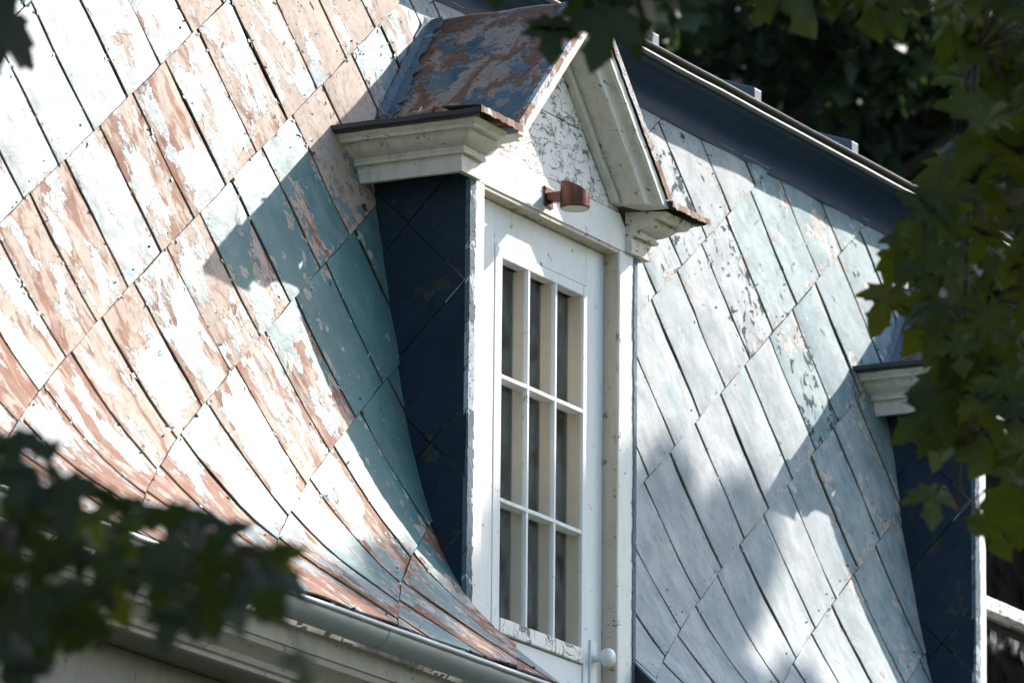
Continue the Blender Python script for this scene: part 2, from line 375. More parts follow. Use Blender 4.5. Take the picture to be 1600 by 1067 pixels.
def sheet_mesh(name, polys, S, Cv, Lv, mapper, pil=.004, thick=.005, seed=0):
    """polys in the flat plane; local frame S + u*Cv + v*Lv; mapper(x, s, h) -> Vector"""
    bm = bmesh.new()
    det = Cv[0]*Lv[1]-Cv[1]*Lv[0]
    def uv(x, s):
        dx, ds = x-S[0], s-S[1]
        return (dx*Lv[1]-ds*Lv[0])/det, (Cv[0]*ds-Cv[1]*dx)/det
    for poly in polys:
        bm.faces.new([bm.verts.new((x, s, 0)) for x, s in poly])
    Cn = Vector((Cv[0], Cv[1], 0)); Ln = Vector((Lv[0], Lv[1], 0)); So = Vector((S[0], S[1], 0))
    nl = Vector((-Ln.y, Ln.x, 0)); nc = Vector((-Cn.y, Cn.x, 0))
    for k in (.06, .25, .5, .75, .94):
        bmesh.ops.bisect_plane(bm, geom=bm.verts[:]+bm.edges[:]+bm.faces[:], plane_co=So+Cn*k, plane_no=nl)
    for k in (.05, .2, .35, .5, .65, .8, .95):
        bmesh.ops.bisect_plane(bm, geom=bm.verts[:]+bm.edges[:]+bm.faces[:], plane_co=So+Ln*k, plane_no=nc)
    bmesh.ops.remove_doubles(bm, verts=bm.verts, dist=1e-5)
    bmesh.ops.recalc_face_normals(bm, faces=bm.faces)
    for f in bm.faces:
        if f.normal.z < 0: f.normal_flip()
    top = set(bm.verts)
    ret = bmesh.ops.extrude_face_region(bm, geom=bm.faces[:])
    newv = {v for v in ret['geom'] if isinstance(v, bmesh.types.BMVert)}
    wC = Cn.length; wL = Ln.length
    rs = random.Random(seed); b1 = rs.uniform(.2, 1.7); b2 = rs.uniform(-1.2, 1.2)
    loc = {}
    for v in bm.verts:
        u, vv = uv(v.co.x, v.co.y); x, s = v.co.x, v.co.y
        h = .004+.005*max(0, min(1, vv)) + .0028*(1-max(0, min(1, u)))*(1+.8*noise.noise(Vector((vv*4, seed, 0)))) + pil*b1*(1-(2*u-1)**2) + .0025*b2*math.sin(vv*3.1)
        h += .0040*noise.noise(Vector((x*5, s*5, seed*.37))) + .0012*noise.noise(Vector((x*17, s*17, seed)))
        if v not in newv: h -= thick
        loc[v] = (u*wC, vv*wL, 0 if v in newv else .2)
        x += .003*noise.noise(Vector((x*9, s*9, 3.3))); s += .003*noise.noise(Vector((x*9, s*9, 8.8)))
        v.co = mapper(x, s, h)
    for f in bm.faces: f.smooth = True
    bmesh.ops.recalc_face_normals(bm, faces=bm.faces)
    me = bpy.data.meshes.new(name)
    lst = [loc[v] for v in bm.verts]
    bm.to_mesh(me); bm.free()
    a = me.attributes.new('loc', 'FLOAT_VECTOR', 'POINT')
    a.data.foreach_set('vector', [c for l_ in lst for c in l_])
    me.set_sharp_from_angle(angle=R(40))
    return me
def peel_and_tone(X, s):
    """paint loss on this sheet, and a tone that follows sun and dormer shadow"""
    r_ = random.random()
    if X < .6:
        thr = .435+.085*r_; tone = (.12+.25*random.random()) if X > -.95 else (.5+.4*random.random()); ru = .3+.45*random.random()  # tone painted paler in the sunlit area, tealer in the dormer's shadow
        if s > 1.85 and X > -.75: thr = .52+.04*r_; ru = .15; tone = .7
        elif X < -1.5 and s > 1.5: thr = .37+.07*r_; tone = .8
        if s < .75: ru = .7+.3*random.random(); thr += .03
        if s < .45: thr = .49+.04*r_; ru = 1.0
        if random.random() < .22: thr -= .08
        if X > -.20 and .75 < s < 2.0: thr = .34
    else:
        thr = .27+.05*r_; tone = 1.0-.18*random.random(); ru = .2
        if s > 1.95: thr = .33+.05*r_; tone = .95
        if X > 3.0: thr = .36+.04*r_; tone = .7
        if s > 1.75 and X > 2.9: tone = .4; thr = .39
    return thr, tone, ru
def dark_of(X, s):
    t = (X-2.05)/1.0; d = abs(s-(2.47-.45*t))
    if -.15 < t < 1.2 and d < .16: return .42
    if X > .6 and s > 1.85: return .345
    if X < .6 and s > 1.85 and X > -.8: return .345
    return .30 if X < .6 else .27
seedc = 0
edges_for_flakes = []
lattices = [  # anchor, cross step, long step, jog, x range, material
    ((-1.40, 1.325), (.228, .162), (.270, -.337), .20, (XL, .565), 'shingle_left'),
    ((2.37, 1.13), (.241, .156), (.247, -.372), -.16, (.565, XR), 'shingle_right')]
for P0, Cv, Lv, jog, (xa, xb), mt in lattices:
    for j in range(-22, 23):
        for i in range(-40, 41):
            S = (P0[0]+i*Cv[0]+j*(Lv[0]+jog*Cv[0]), P0[1]+i*Cv[1]+j*(Lv[1]+jog*Cv[1]))
            cx, cs = S[0]+(Cv[0]+Lv[0])/2, S[1]+(Cv[1]+Lv[1])/2
            if not (xa-.4 < cx < xb+.4 and -.4 < cs < S_TOP+.4): continue
            ga, gb = .018, .005
            q = [(ga, gb), (1-ga, gb), (1-ga, 1-gb), (ga, 1-gb)]
            poly = [(S[0]+u*Cv[0]+v*Lv[0], S[1]+u*Cv[1]+v*Lv[1]) for u, v in q]
            poly = cliprange(poly, xa, xb, 0.0, S_TOP)
            if not poly: continue
            polys = [poly]
            for d in (D1, D2):
                nx = []
                for p in polys:
                    for a in (cliprange(p, None, d-.004), cliprange(p, d+DW+.004, None), cliprange(p, d-.004, d+DW+.004, S_HOLE)):
                        if a: nx.append(a)
                polys = nx
            if not polys: continue
            seedc += 1
            me = sheet_mesh('shingle', polys, S, Cv, Lv, on_roof, .0045, .006, seedc)
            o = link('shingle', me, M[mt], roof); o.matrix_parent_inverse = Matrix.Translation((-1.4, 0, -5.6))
            o['thr'], o['tone'], o['rusty'] = peel_and_tone(cx, cs); o['dark'] = dark_of(cx, cs)
            edges_for_flakes.append((S, Cv, Lv, xa, xb, mt))
INV = Matrix.Translation((-1.4, 0, -5.6))
def roof_part(o): o.matrix_parent_inverse = INV; return o
# boards under the shingles
for k, (a, b, s0) in enumerate(((XL, D1-.004, 0), (D1-.004, D1+DW+.004, S_HOLE), (D1+DW+.004, D2-.004, 0), (D2-.004, D2+DW+.004, S_HOLE), (D2+DW+.004, XR, 0))):
    m = MB(); N = 30; ring = []
    ss = [s0+(S_TOP+.05-s0)*i/N for i in range(N+1)]
    for x in (a, b):
        ring.append([on_roof(x, s, -.004) for s in ss] + [on_roof(x, s, -.03) for s in reversed(ss)])
    m.sweep(ring); roof_part(m.build('roof_deck', M['deck'], roof, auto=30))
# top cornice of the slope with drip edge, upper roof and its battens
yt, zt = prof(S_TOP)
cv = [(yt+.05, zt-.02), (yt-.018, zt-.022), (yt-.020, zt-.004), (yt-.012, zt+.0)]
for k in range(13):
    a = k/12*math.pi/2
    cv.append((yt-.012-.095*(1-math.cos(a)), zt+.092*math.sin(a)*.98))
cv += [(yt-.112, zt+.094), (yt-.125, zt+.096), (yt-.125, zt+.112), (yt+.05, zt+.115)]
m = MB().prof_x(cv, XL, XR, 60); o = roof_part(m.build('cove_cornice', M['navy'], roof, auto=30, wob=.0022))
m = MB().prof_x([(yt-.128, zt+.104), (yt-.148, zt+.103), (yt-.153, zt+.107), (yt-.150, zt+.113), (yt-.128, zt+.116)], XL, XR, 60); roof_part(m.build('drip_edge', M['drip'], roof, auto=40, wob=.0022))
m = MB().prof_x([(yt-.10, zt+.112), (yt-.112, zt+.118), (yt-.112, zt+.140), (yt-.10, zt+.145), (yt, zt+.14)], XL, XR, 60); roof_part(m.build('fascia_groove', M['deck'], roof, auto=30, wob=.002))
m = MB().prof_x([(yt-.145, zt+.139), (yt-.151, zt+.143), (yt-.145, zt+.149), (yt+.3, zt+.31), (yt+3.0, zt+1.28), (yt+3.0, zt+1.25), (yt+.3, zt+.28)], XL, XR, 40)
roof_part(m.build('upper_roof', M['drip'], roof, auto=30, wob=.0015))
for k in range(-7, 6):
    x = 2.0+.80*k
    if not XL < x < XR-.1: continue
    m = MB(); sl = .36
    ring = []
    for y in (yt-.115, yt+1.6):
        z = zt+.150+(y-(yt-.145))*sl
        ring.append([(x-.028, y, z-.01), (x+.028, y, z-.01), (x+.028, y, z+.045), (x-.028, y, z+.045)])
    roof_part(m.sweep(ring).build('batten', M['batten'], roof, bevel=.003))
# closing boards where the flare stops at a dormer's right side
for d in (D1, D2):
    m = MB(); ss = [s_at_z(6.02)*i/14 for i in range(15)]
    ring = [[on_roof(x, s, .006) for s in ss]+[Vector((x, .05, 6.0)), Vector((x, .05, 5.62)), Vector((x, -.30, 5.62))] for x in (d+DW+.006, d+DW+.02)]
    roof_part(m.sweep(ring).build('flare_end_board', M['navy'], roof))
# curled chips of paint along the seams
fm = MB(); rf = random.Random(3); chip_tone = []
def chip(X, s, size, lift, asp=1.8):
    y0 = on_roof(X, s, .008)
    a = rf.uniform(0, 6.28); ca, sa = math.cos(a), math.sin(a)
    n = prof_n(s); tx = Vector((1, 0, 0)); ts = n.cross(tx)
    e1 = tx*ca+ts*sa; e2 = -tx*sa+ts*ca
    w_, l_ = size*.5, size*asp*.5
    pts = []
    for k, t in enumerate((0, .5, 1)):
        hh = lift*t*t
        ww = w_*(1, rf.uniform(.7, 1.2), rf.uniform(.1, .6))[k]
        pts += [y0+e2*(l_*2*t)-e1*ww+n*hh, y0+e2*(l_*2*t)+e1*ww+n*(hh*rf.uniform(.7, 1.2))]
    fm.add(pts, [(0, 1, 3, 2), (2, 3, 5, 4)])
def hole(X, s):
    return s < 0.02 or s > S_TOP-.02 or any(d-.03 < X < d+DW+.03 and s < S_HOLE+.05 for d in (D1, D2))
for S, Cv, Lv, xa, xb, mt in edges_for_flakes:
    for k in range(7 if mt == 'shingle_left' else 2):
        t = rf.random(); side = rf.random() < .65
        u, v = ((rf.choice((.02, .97)), t) if side else (t, rf.choice((.02, .98))))
        X = S[0]+u*Cv[0]+v*Lv[0]; s = S[1]+u*Cv[1]+v*Lv[1]
        if hole(X, s) or not xa < X < xb: continue
        chip(X, s, rf.uniform(.004, .013), rf.uniform(.003, .011))
for k in range(16):                        # the flaking streak right of the dormer gable
    t = rf.random(); X = 2.02+1.0*t+rf.gauss(0, .07); s = 2.47-.42*t+rf.gauss(0, .05)
    if not hole(X, s): chip(X, s, rf.uniform(.008, .022), rf.uniform(.003, .014), 1.5)
for k in range(14):
    X = rf.uniform(2.2, 3.5); s = rf.uniform(2.0, 2.5)
    if not hole(X, s): chip(X, s, rf.uniform(.004, .011), rf.uniform(.002, .008), 1.5)
for k in range(170):
    X = rf.uniform(-.75, .3); s = rf.uniform(1.85, 2.6)
    if not hole(X, s): chip(X, s, rf.uniform(.004, .012), rf.uniform(.002, .007), 1.6)
nm_ = MB()
for S, Cv, Lv, xa, xb, mt in edges_for_flakes:
    for u, v in ((.30, .93), (.78, .90)):
        if rf.random() < .6: continue
        u += rf.uniform(-.06, .06); X = S[0]+u*Cv[0]+v*Lv[0]; s_ = S[1]+u*Cv[1]+v*Lv[1]
        if hole(X, s_) or not xa < X < xb: continue
        c_ = on_roof(X, s_, .0135); n_ = prof_n(s_); t1 = Vector((1, 0, 0)); t2 = n_.cross(t1); r_ = rf.uniform(.0026, .0045)
        ring = [c_+(t1*math.cos(k*math.pi/3)+t2*math.sin(k*math.pi/3))*r_ for k in range(6)]
        nm_.add(ring+[c_+n_*.003]+[p-n_*.012 for p in ring], [(k, (k+1) % 6, 6) for k in range(6)]+[(k, k+7, (k+1) % 6+7, (k+1) % 6) for k in range(6)])
tag(roof_part(nm_.build('nail_heads', mat_plain('rusty_nail', (.035, .03, .03), .7, .3), roof)), kind='stuff')
o = roof_part(fm.build('paint_flakes', mat_plain('flake_paint', (.36, .46, .49), .5, 0, .5, 40), roof)); tag(o, kind='stuff')

# ------------------------------------------------------------------ dormers
def loc_attr(o, sx=1.0):
    """gives an ordinary mesh the local coordinates the peeling materials use"""
    me = o.data; a = me.attributes.new('loc', 'FLOAT_VECTOR', 'POINT')
    buf = []
    for v in me.vertices: buf += [v.co.x+v.co.z*.31, v.co.y+v.co.z, v.co.x*.3]
    a.data.foreach_set('vector', buf); return o
APZ, RSL = 7.985, 1.03                          # ridge height, gable slope
def dormer(name, X0, dz, kind, label):
    D = empty(name, (X0, 0, 5.5+dz)); tag(D, label, 'dormer', 'dormers on the mansard roof')
    I = Matrix.Translation((-X0, 0, -5.5-dz))
    T = Matrix.Translation((X0, 0, dz))
    def part(mb, nm, mat, parent=D, **kw):
        o = mb.build(nm, mat, None, **kw)
        o.parent = parent
        if parent is D: o.location = (0, 0, -5.5)
        return o
    # parts are modelled with the dormer's left corner at x = 0, y = 0
    mid = DW/2
    ZB = 5.45
    # front boards
    part(MB().box(0.002, .093, 0, .09, ZB, 7.294), 'side_casing', M['white'], bevel=.004, sub=.12, wob=.0015)
    part(MB().box(1.020, DW, 0, .09, ZB, 7.294), 'side_casing', M['white'], bevel=.004, sub=.12, wob=.0015)
    fl = MB()
    for k in range(60):
        z0 = ZB+(7.29-ZB)*k/60; z1 = ZB+(7.29-ZB)*(k+1)/60
        fl.add([(-.010, .012, z0), (.026+random.uniform(-.006, .007), -.005, z0), (.026+random.uniform(-.006, .007), -.005, z1), (-.010, .012, z1), (-.010, -.003-random.uniform(0, .003), z0), (-.010, -.003-random.uniform(0, .003), z1)], [(4, 1, 2, 5), (4, 5, 3, 0)])
    o = loc_attr(part(fl, 'corner_flashing', M['flashing'])); o['thr'] = .47; o['tone'] = .6; o['rusty'] = .2
    fl = MB()
    for k in range(60):
        z0 = ZB+(7.288-ZB)*k/60; z1 = ZB+(7.288-ZB)*(k+1)/60
        fl.add([(DW+.010, .03, z0), (DW-.012+random.uniform(-.004, .004), -.004, z0), (DW-.012+random.uniform(-.004, .004), -.004, z1), (DW+.010, .03, z1), (DW+.010, -.004, z0), (DW+.010, -.004, z1)], [(4, 1, 2, 5), (4, 5, 3, 0)])
    o = loc_attr(part(fl, 'corner_flashing', M['flashing'])); o['thr'] = .52; o['tone'] = .4; o['rusty'] = .2
    # reveal lining
    part(MB().box(1.0155, 1.0195, .004, .22, ZB, 7.29), 'jamb', M['reveal'])
    part(MB().box(.0935, .0975, .004, .22, ZB, 7.29), 'jamb', M['reveal'])
    part(MB().box(.093, 1.02, .004, .22, 7.2825, 7.2935), 'head_jamb', M['reveal'])
    # wall above the lintel and the pediment: boards
    def zr(x): return APZ-.115-abs(x-mid)*RSL
    def gable_board(z0, z1, y):
        pts = [(.0, z0), (DW, z0), (DW, min(z1, max(zr(DW), z0+.001))), ]
        poly = cliprange([(-.0, z0), (DW, z0), (DW, z1), (0, z1)])
        poly = clip(poly, -RSL, 1, APZ-.100-mid*RSL); poly = clip(poly, RSL, 1, APZ-.100+mid*RSL)
        return MB().sweep([[(x, yy, z) for x, z in poly] for yy in (y, y+.03)])
    for (a, b, y) in ((7.2945, 7.417, .0), (7.419, 7.63, .002), (7.632, 7.9, .0)):
        part(gable_board(a, b, y), 'pediment_board', M['cracked' if a > 7.4 else 'white'], bevel=.0015, sub=.12, wob=.0015)
    # cheeks with their own diagonal sheets
    for side in (0, 1):
        if side == 1: x = DW
        else: x = 0
        ck = MB(); zz = [5.70+(7.32-5.70)*i/16 for i in range(17)]
        ring = [[(xx, max(.012, y_at_z(z+dz)+.02), z) for z in zz]+[(xx, .012, 7.32), (xx, .012, 5.70)] for xx in ((x+.004, x+.03) if side == 0 else (x-.03, x-.004))]
        c = part(ck.sweep(ring), 'cheek', M['deck'])
        if side == 1: continue
        C2, L2 = (-.20, -.20), (.31, -.31)
        for j in range(-8, 9):
            for i in range(-9, 10):
                S = (.33+i*C2[0]+j*L2[0], 6.66+i*C2[1]+j*L2[1])
                poly = [(S[0]+u*C2[0]+v*L2[0], S[1]+u*C2[1]+v*L2[1]) for u, v in ((.008, .004), (.992, .004), (.992, .996), (.008, .996))]
                poly = cliprange(poly, .004, .47, 5.72, 7.31)
                if not poly: continue
                if max(p[0]-y_at_z(p[1]+dz) for p in poly) > .0 and min(p[0]-y_at_z(p[1]+dz) for p in poly) > .02: continue
                me = sheet_mesh('shingle', [poly], S, C2, L2, lambda yv, zv, h: Vector((.002-h*.8, yv, zv)), .004, .003, 900+i*31+j)
                o = link('shingle', me, M['navy_shingle'], c); o['thr'] = .30+.05*random.random(); o['tone'] = .3; o['rusty'] = .2
    # horizontal cornice: runs along the cheek, turns the corner, stops on the front
    pr_ = [(-.02, 7.292), (0, 7.292), (.0, 7.348), (.018, 7.346), (.021, 7.355), (.014, 7.362), (.016, 7.368), (.030, 7.371), (.048, 7.380), (.062, 7.394), (.067, 7.407), (.090, 7.404), (.094, 7.413), (.104, 7.420), (.107, 7.428), (-.02, 7.428)]
    def corn(sgn):
        rings = []
        kx = 0 if sgn < 0 else -.03
        def pt(xo, yo, z): return ((-xo if sgn < 0 else DW+xo+kx), yo, z)
        rings.append([pt(.10+o_, .46, z) for o_, z in pr_])
        for t in (.3, .6, .9): rings.append([pt(.10+o_, .46+(-.02-.46)*t, z) for o_, z in pr_])
        rings.append([pt(.10+o_, -.02-o_, z) for o_, z in pr_])
        rings.append([pt(-.035+o_*.35, -.02-o_, z) for o_, z in pr_])
        return rings
    for sgn in (-1, 1):
        o = part(MB().sweep(corn(sgn)), 'cornice_return', M['cream' if sgn < 0 else 'worn'], auto=28, sub=.09, wob=.0022)
        cap = MB(); q = [(.0, 7.4285), (.128, 7.4285), (.140, 7.434), (.140, 7.449), (.0, 7.462)]
        def pt(xo, yo, z): return ((-xo if sgn < 0 else DW+xo-.03), yo, z)
        rr = [[pt((.10+o_ if o_ > .01 else -.10), .47, z) for o_, z in q], [pt((.10+o_ if o_ > .01 else -.10), .2, z) for o_, z in q], [pt((.10+o_ if o_ > .01 else -.10), -.02-o_, z) for o_, z in q]]
        cp = part(cap.sweep(rr), 'cornice_cap', M['edge_rust' if 0 else 'cap'], sub=.06, wob=.003)
        ec = MB(); n_ = 16
        xs = [(-.245+(.275)*k/n_) for k in range(n_+1)]
        vs = []; fs = []
        for k, x in enumerate(xs):
            xx = x if sgn < 0 else DW-x-.03
            vs += [(xx, -.166-random.uniform(0, .003), 7.432-random.uniform(0, .006)), (xx, -.166-random.uniform(0, .002), 7.4495+random.uniform(0, .003)), (xx, -.02, 7.464)]
        for k in range(n_): fs += [(3*k, 3*k+3, 3*k+4, 3*k+1), (3*k+1, 3*k+4, 3*k+5, 3*k+2)]
        o = loc_attr(part(ec.add(vs, fs), 'cap_edge', M['edge_rust'], parent=cp)); o.location = (0, 0, 0); o['thr'] = .50; o['tone'] = .5; o['rusty'] = .6
    # raking cornices
    rk = [(0, .0), (0, -.020), (.010, -.028), (.020, -.024), (.022, -.016), (.026, -.030), (.030, -.060), (.037, -.088), (.031, -.092), (.033, -.104), (.050, -.108), (.060, -.114), (.068, -.128), (.064, -.133), (.070, -.143), (.100, -.143), (.100, .0)]
    ang = math.atan(RSL); ca, sa = math.cos(ang), math.sin(ang)
    for sgn in (-1, 1):
        rings = []
        zi0 = APZ-.100/ca*1.0-.012
        for t in (0, .25, .5, .75, 1.0):
            ring = []
            for n_, y in rk:
                # start on the centre line (mitre), end on the cornice cap
                zc = zi0+n_/ca                        # height on the ridge line
                ze = 7.432; xe = (zc-ze)/RSL
                xx = xe*t; ring.append((mid+sgn*xx, y-.001, zc-RSL*xx))
            rings.append(ring)
        part(MB().sweep(rings), 'raking_cornice', M['cream'], auto=28, sub=.08, wob=.002)
    # roof sheets, ridge cap, valley
    th = .012
    for sgn in (-1, 1):
        m = MB(); rings = []
        ny = 9; nx = 9
        def q(t, y, h):
            z = APZ-t*(APZ-7.452); x = mid+sgn*((APZ-z)/RSL+.006)
            return (x+sgn*h*sa, y, z+h*ca+.004)
        vs = []; fs = []
        for a in range(nx+1):
            t = a/nx
            zb = APZ-t*(APZ-7.452)
            for b in range(ny+1):
                y = -.150+(y_at_z(zb+dz)+.03+.150)*b/ny
                vs.append(q(t, y, th+.004*noise.noise(Vector((t*4, y*6, sgn))))); 
        W_ = ny+1
        for a in range(nx):
            for b in range(ny): fs.append((a*W_+b, a*W_+b+1, (a+1)*W_+b+1, (a+1)*W_+b))
        nb = len(vs)
        for a in range(nx+1):
            vs.append(q(a/nx, -.150, -.001)); 
        for a in range(nx): fs.append((a*W_, (a+1)*W_, nb+a+1, nb+a))
        o = part(m.add(vs, fs), 'roof_sheet', M['dormer_roof'], smooth=False, auto=35)
        a_ = o.data.attributes.new('loc', 'FLOAT_VECTOR', 'POINT'); buf = []
        for v in o.data.vertices: buf += [.06+v.co.y*.3, .1+(APZ-v.co.z)*.35, v.co.y]
        for k_, v in enumerate(o.data.vertices): buf[3*k_:3*k_+3] = [v.co.y*.8+.2, (v.co.z-7.4)*1.6, .1*v.co.x]
        a_.data.foreach_set('vector', buf); o['thr'] = .475; o['tone'] = .5; o['rusty'] = .75
        # worn bright rim along the gable edge
        rm = MB(); vs = []; fs = []
        for a in range(41):
            t = a/40; p = q(t, -.152, th+.002); p2 = q(t, -.152, -.010-random.uniform(0, .006)); p3 = q(t, -.138+random.uniform(-.004, .004), th+.004)
            vs += [p2, p, p3]
        for a in range(40): fs += [(3*a, 3*a+1, 3*a+4, 3*a+3), (3*a+1, 3*a+2, 3*a+5, 3*a+4)]
        r2 = loc_attr(part(rm.add(vs, fs), 'rim', M['edge_rust'], parent=o)); r2['thr'] = .43; r2['tone'] = .8; r2['rusty'] = .4
        # valley flashing
        vf = MB(); vs = []; fs = []
        for a in range(25):
            t = a/24; zb = APZ-t*(APZ-7.46); x = mid+sgn*((APZ-zb)/RSL+.02)
            yb = y_at_z(zb+dz)
            vs += [(x+sgn*(.040+random.uniform(-.012, .012)), yb-.014, zb+.02), (x+sgn*.012, yb-.020-random.uniform(0, .006), zb+.016), (x-sgn*.0, yb-.055+random.uniform(-.018, .018), zb+.024)]
        for a in range(24): fs += [(3*a, 3*a+1, 3*a+4, 3*a+3), (3*a+1, 3*a+2, 3*a+5, 3*a+4)]
        o = loc_attr(part(vf.add(vs, fs), 'valley_flashing', M['flashing'])); o['thr'] = .54; o['tone'] = .2; o['rusty'] = .3
        if sgn > 0: continue
    rc = MB(); vs = []; fs = []
    for b in range(13):
        y = -.155+(y_at_z(APZ+dz)+.05+.155)*b/12; z = APZ+.022+.002*math.sin(b*1.7)
        vs += [(mid-.075, y, z-.072), (mid-.012, y, z-.004), (mid, y, z+.002), (mid+.012, y, z-.004), (mid+.075, y, z-.072)]
    for b in range(12):
        for k in range(4): fs.append((5*b+k, 5*b+k+1, 5*b+k+6, 5*b+k+5))
    o = loc_attr(part(rc.add(vs, fs), 'ridge_cap', M['dormer_roof'])); o['thr'] = .5; o['tone'] = .4; o['rusty'] = 1.0
    # the room behind the glass
    rm = MB()
    rm.add([(.098, .23, ZB), (1.015, .23, ZB), (1.015, 1.6, ZB), (.098, 1.6, ZB), (.098, .23, 7.28), (1.015, .23, 7.28), (1.015, 1.6, 7.28), (.098, 1.6, 7.28)], [(3, 2, 6, 7), (0, 1, 2, 3), (4, 7, 6, 5), (0, 3, 7, 4)])
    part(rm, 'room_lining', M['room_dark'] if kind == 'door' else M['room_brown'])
    part(MB().box(1.016, 1.03, .225, 1.6, ZB, 7.28), 'room_wall', M['room_tan'] if kind == 'door' else M['room_brown'])
    # the door or window
    if kind == 'door':
        dr = empty('door', (0, 0, 0), D); dr.location = (0, 0, -5.5)
        def dp(mb, nm, mat, **kw):
            o = mb.build(nm, mat, dr, **kw); return o
        y0, y1 = .055, .10
        dp(MB().box(.098, .262, y0, y1, ZB, 7.281), 'stile', M['white_door'], bevel=.002)
        dp(MB().box(.890, 1.0145, y0, y1, ZB, 7.281), 'stile', M['white_door'], bevel=.002)
        dp(MB().box(.2625, .8895, y0+.0005, y1, 7.149, 7.281), 'top_rail', M['white_door'], bevel=.002)
        dp(MB().box(.2625, .8895, y0+.006, y1, ZB, 5.905), 'lower_panel', M['white_door'], bevel=.002)
        # glazed frame set into it
        f0 = y0-.003
        dp(MB().box(.2635, .313, f0, y1-.004, 5.909, 7.147), 'glazing_stile', M['white_door'], bevel=.003, sub=.2, wob=.0008)
        dp(MB().box(.8655, .8693, f0+.010, .118, 5.957, 7.112), 'stile_bounce_strip', M['inner_bar'])  # tan strip painting warm bounce on the stile's side face
        dp(MB().box(.8695, .8885, f0, y1-.004, 5.909, 7.147), 'glazing_stile', M['white_door'], bevel=.003, sub=.2, wob=.0008)
        dp(MB().box(.3132, .8692, f0+.0004, y1-.004, 7.112, 7.147), 'glazing_rail', M['white_door'], bevel=.003)
        dp(MB().box(.3132, .8692, f0-.004, y1-.004, 5.909, 5.957), 'glazing_rail', M['cracked'], bevel=.003, sub=.1, wob=.0015)
        xs = [.313, .4965, .683, .8695]; zs = [5.957, 6.3345, 6.731, 7.112]
        for x in xs[1:3]:
            dp(MB().sweep([[(x-.009, .070, z), (x-.009, .062, z), (x-.006, f0+.002, z), (x+.006, f0+.002, z), (x+.009, .062, z), (x+.009, .070, z)] for z in (5.957, 7.112)]), 'muntin', M['white_door'], bevel=.001)
            dp(MB().box(x-.008, x+.008, .0705, .118, 5.958, 7.111), 'muntin_bounce_side', M['inner_bar'])  # sides coloured tan to paint in their shade and warm bounce
        for z in zs[1:3]:
            dp(MB().sweep([[(x, .088, z-.012), (x, .074, z-.012), (x, f0+.0015, z-.006), (x, f0+.0015, z+.006), (x, .074, z+.012), (x, .088, z+.012)] for x in np.linspace(.313, .8695, 12)]), 'muntin', M['white_door'], bevel=.001, wob=.0012)
        for a in range(3):
            for b in range(3):
                dp(MB().box(xs[a]+.001, xs[a+1]-.001, .1075, .1095, zs[b]+.001, zs[b+1]-.001), 'pane', M['glass'])
        # old inner sash behind the door, with deep glazing bars
        for (a, b) in ((.27, .305), (.487, .507), (.673, .693), (.862, .93)):
            dp(MB().box(a, b, .135, .185, 5.62, 7.2), 'inner_sash_bar', M['inner_bar'], bevel=.002)
        for z in (6.265, 6.665):
            for a, b in ((.3055, .4865), (.5075, .6725), (.6935, .8615)):
                dp(MB().box(a, b, .140, .170, z-.014, z+.014), 'inner_sash_rail', M['inner_sash'], bevel=.002)
        cu = MB(); vs = []; fs = []
        for a in range(61):
            x = .10+.90*a/60; yy = .255+.016*math.sin(a*1.15)+.008*math.sin(a*.37+1)
            vs += [(x, yy, 5.6), (x, yy+.006*math.sin(a), 6.4), (x, yy, 7.25)]
        for a in range(60): fs += [(3*a, 3*a+3, 3*a+4, 3*a+1), (3*a+1, 3*a+4, 3*a+5, 3*a+2)]
        dp(cu.add(vs, fs), 'curtain', M['curtain'], smooth=True)  # pleated sheet added behind the glass to lighten the panes
        # latch plate and porcelain knob
        dp(MB().box(.925, .968, y0-.008, y0-.0005, 5.70, 5.995), 'latch_plate', M['white_door'], bevel=.003)
        kn = MB(); rings = []
        for t, r_ in ((0, .012), (.02, .011), (.03, .012), (.036, .024), (.046, .030), (.058, .031), (.068, .025), (.074, .012), (.0755, .002)):
            rings.append([(.948+r_*math.cos(k*math.pi/10), y0-.006-t, 5.935+r_*math.sin(k*math.pi/10)) for k in range(20)])
        dp(kn.sweep(rings), 'knob', M['knob'], auto=40)
    else:
        wn = empty('window', (0, 0, 0), D); wn.location = (0, 0, -5.5)
        def dp(mb, nm, mat, **kw): return mb.build(nm, mat, wn, **kw)
        y0, y1 = .05, .085
        for (a, b, c, d_, nm) in ((.098, .135, 6.62, 7.281, 'upper_stile'), (.978, 1.0145, 6.62, 7.281, 'upper_stile')):
            dp(MB().box(a, b, y0, y1, c, d_), nm, M['white_door'], bevel=.003)
        dp(MB().box(.1355, .9775, y0, y1, 7.235, 7.281), 'top_rail', M['white_door'], bevel=.003)
        dp(MB().box(.1355, .9775, y0-.02, y1, 6.605, 6.655), 'meeting_rail', M['cracked'], bevel=.004, sub=.1, wob=.0015)
        for (a, b) in ((.098, .135), (.978, 1.0145)):
            dp(MB().box(a, b, y0+.036, y1+.036, ZB, 6.62), 'lower_stile', M['white_door'], bevel=.003)
        dp(MB().box(.1355, .9775, y0+.036, y1+.036, ZB+.02, ZB+.10), 'bottom_rail', M['white_door'], bevel=.003)
        dp(MB().box(.135, .978, y0+.02, y0+.023, 6.655, 7.235), 'pane', M['clean_glass'])
        dp(MB().box(.135, .978, y0+.056, y0+.059, ZB+.10, 6.605), 'pane', M['clean_glass'])
        dp(MB().box(.10, 1.01, .150, .156, ZB+.05, 7.27), 'blind', M['brown_curtain'])
        # swagged curtain
        m = MB(); vs = []; fs = []
        for a in range(21):
            t = a/20; x = .10+.50*t; zt_ = 6.66+.30*(1-t)**1.8
            for b in range(6): vs.append((x, .13+.010*math.sin(a*1.3+b*.4), 6.50+(zt_-6.50)*b/5))
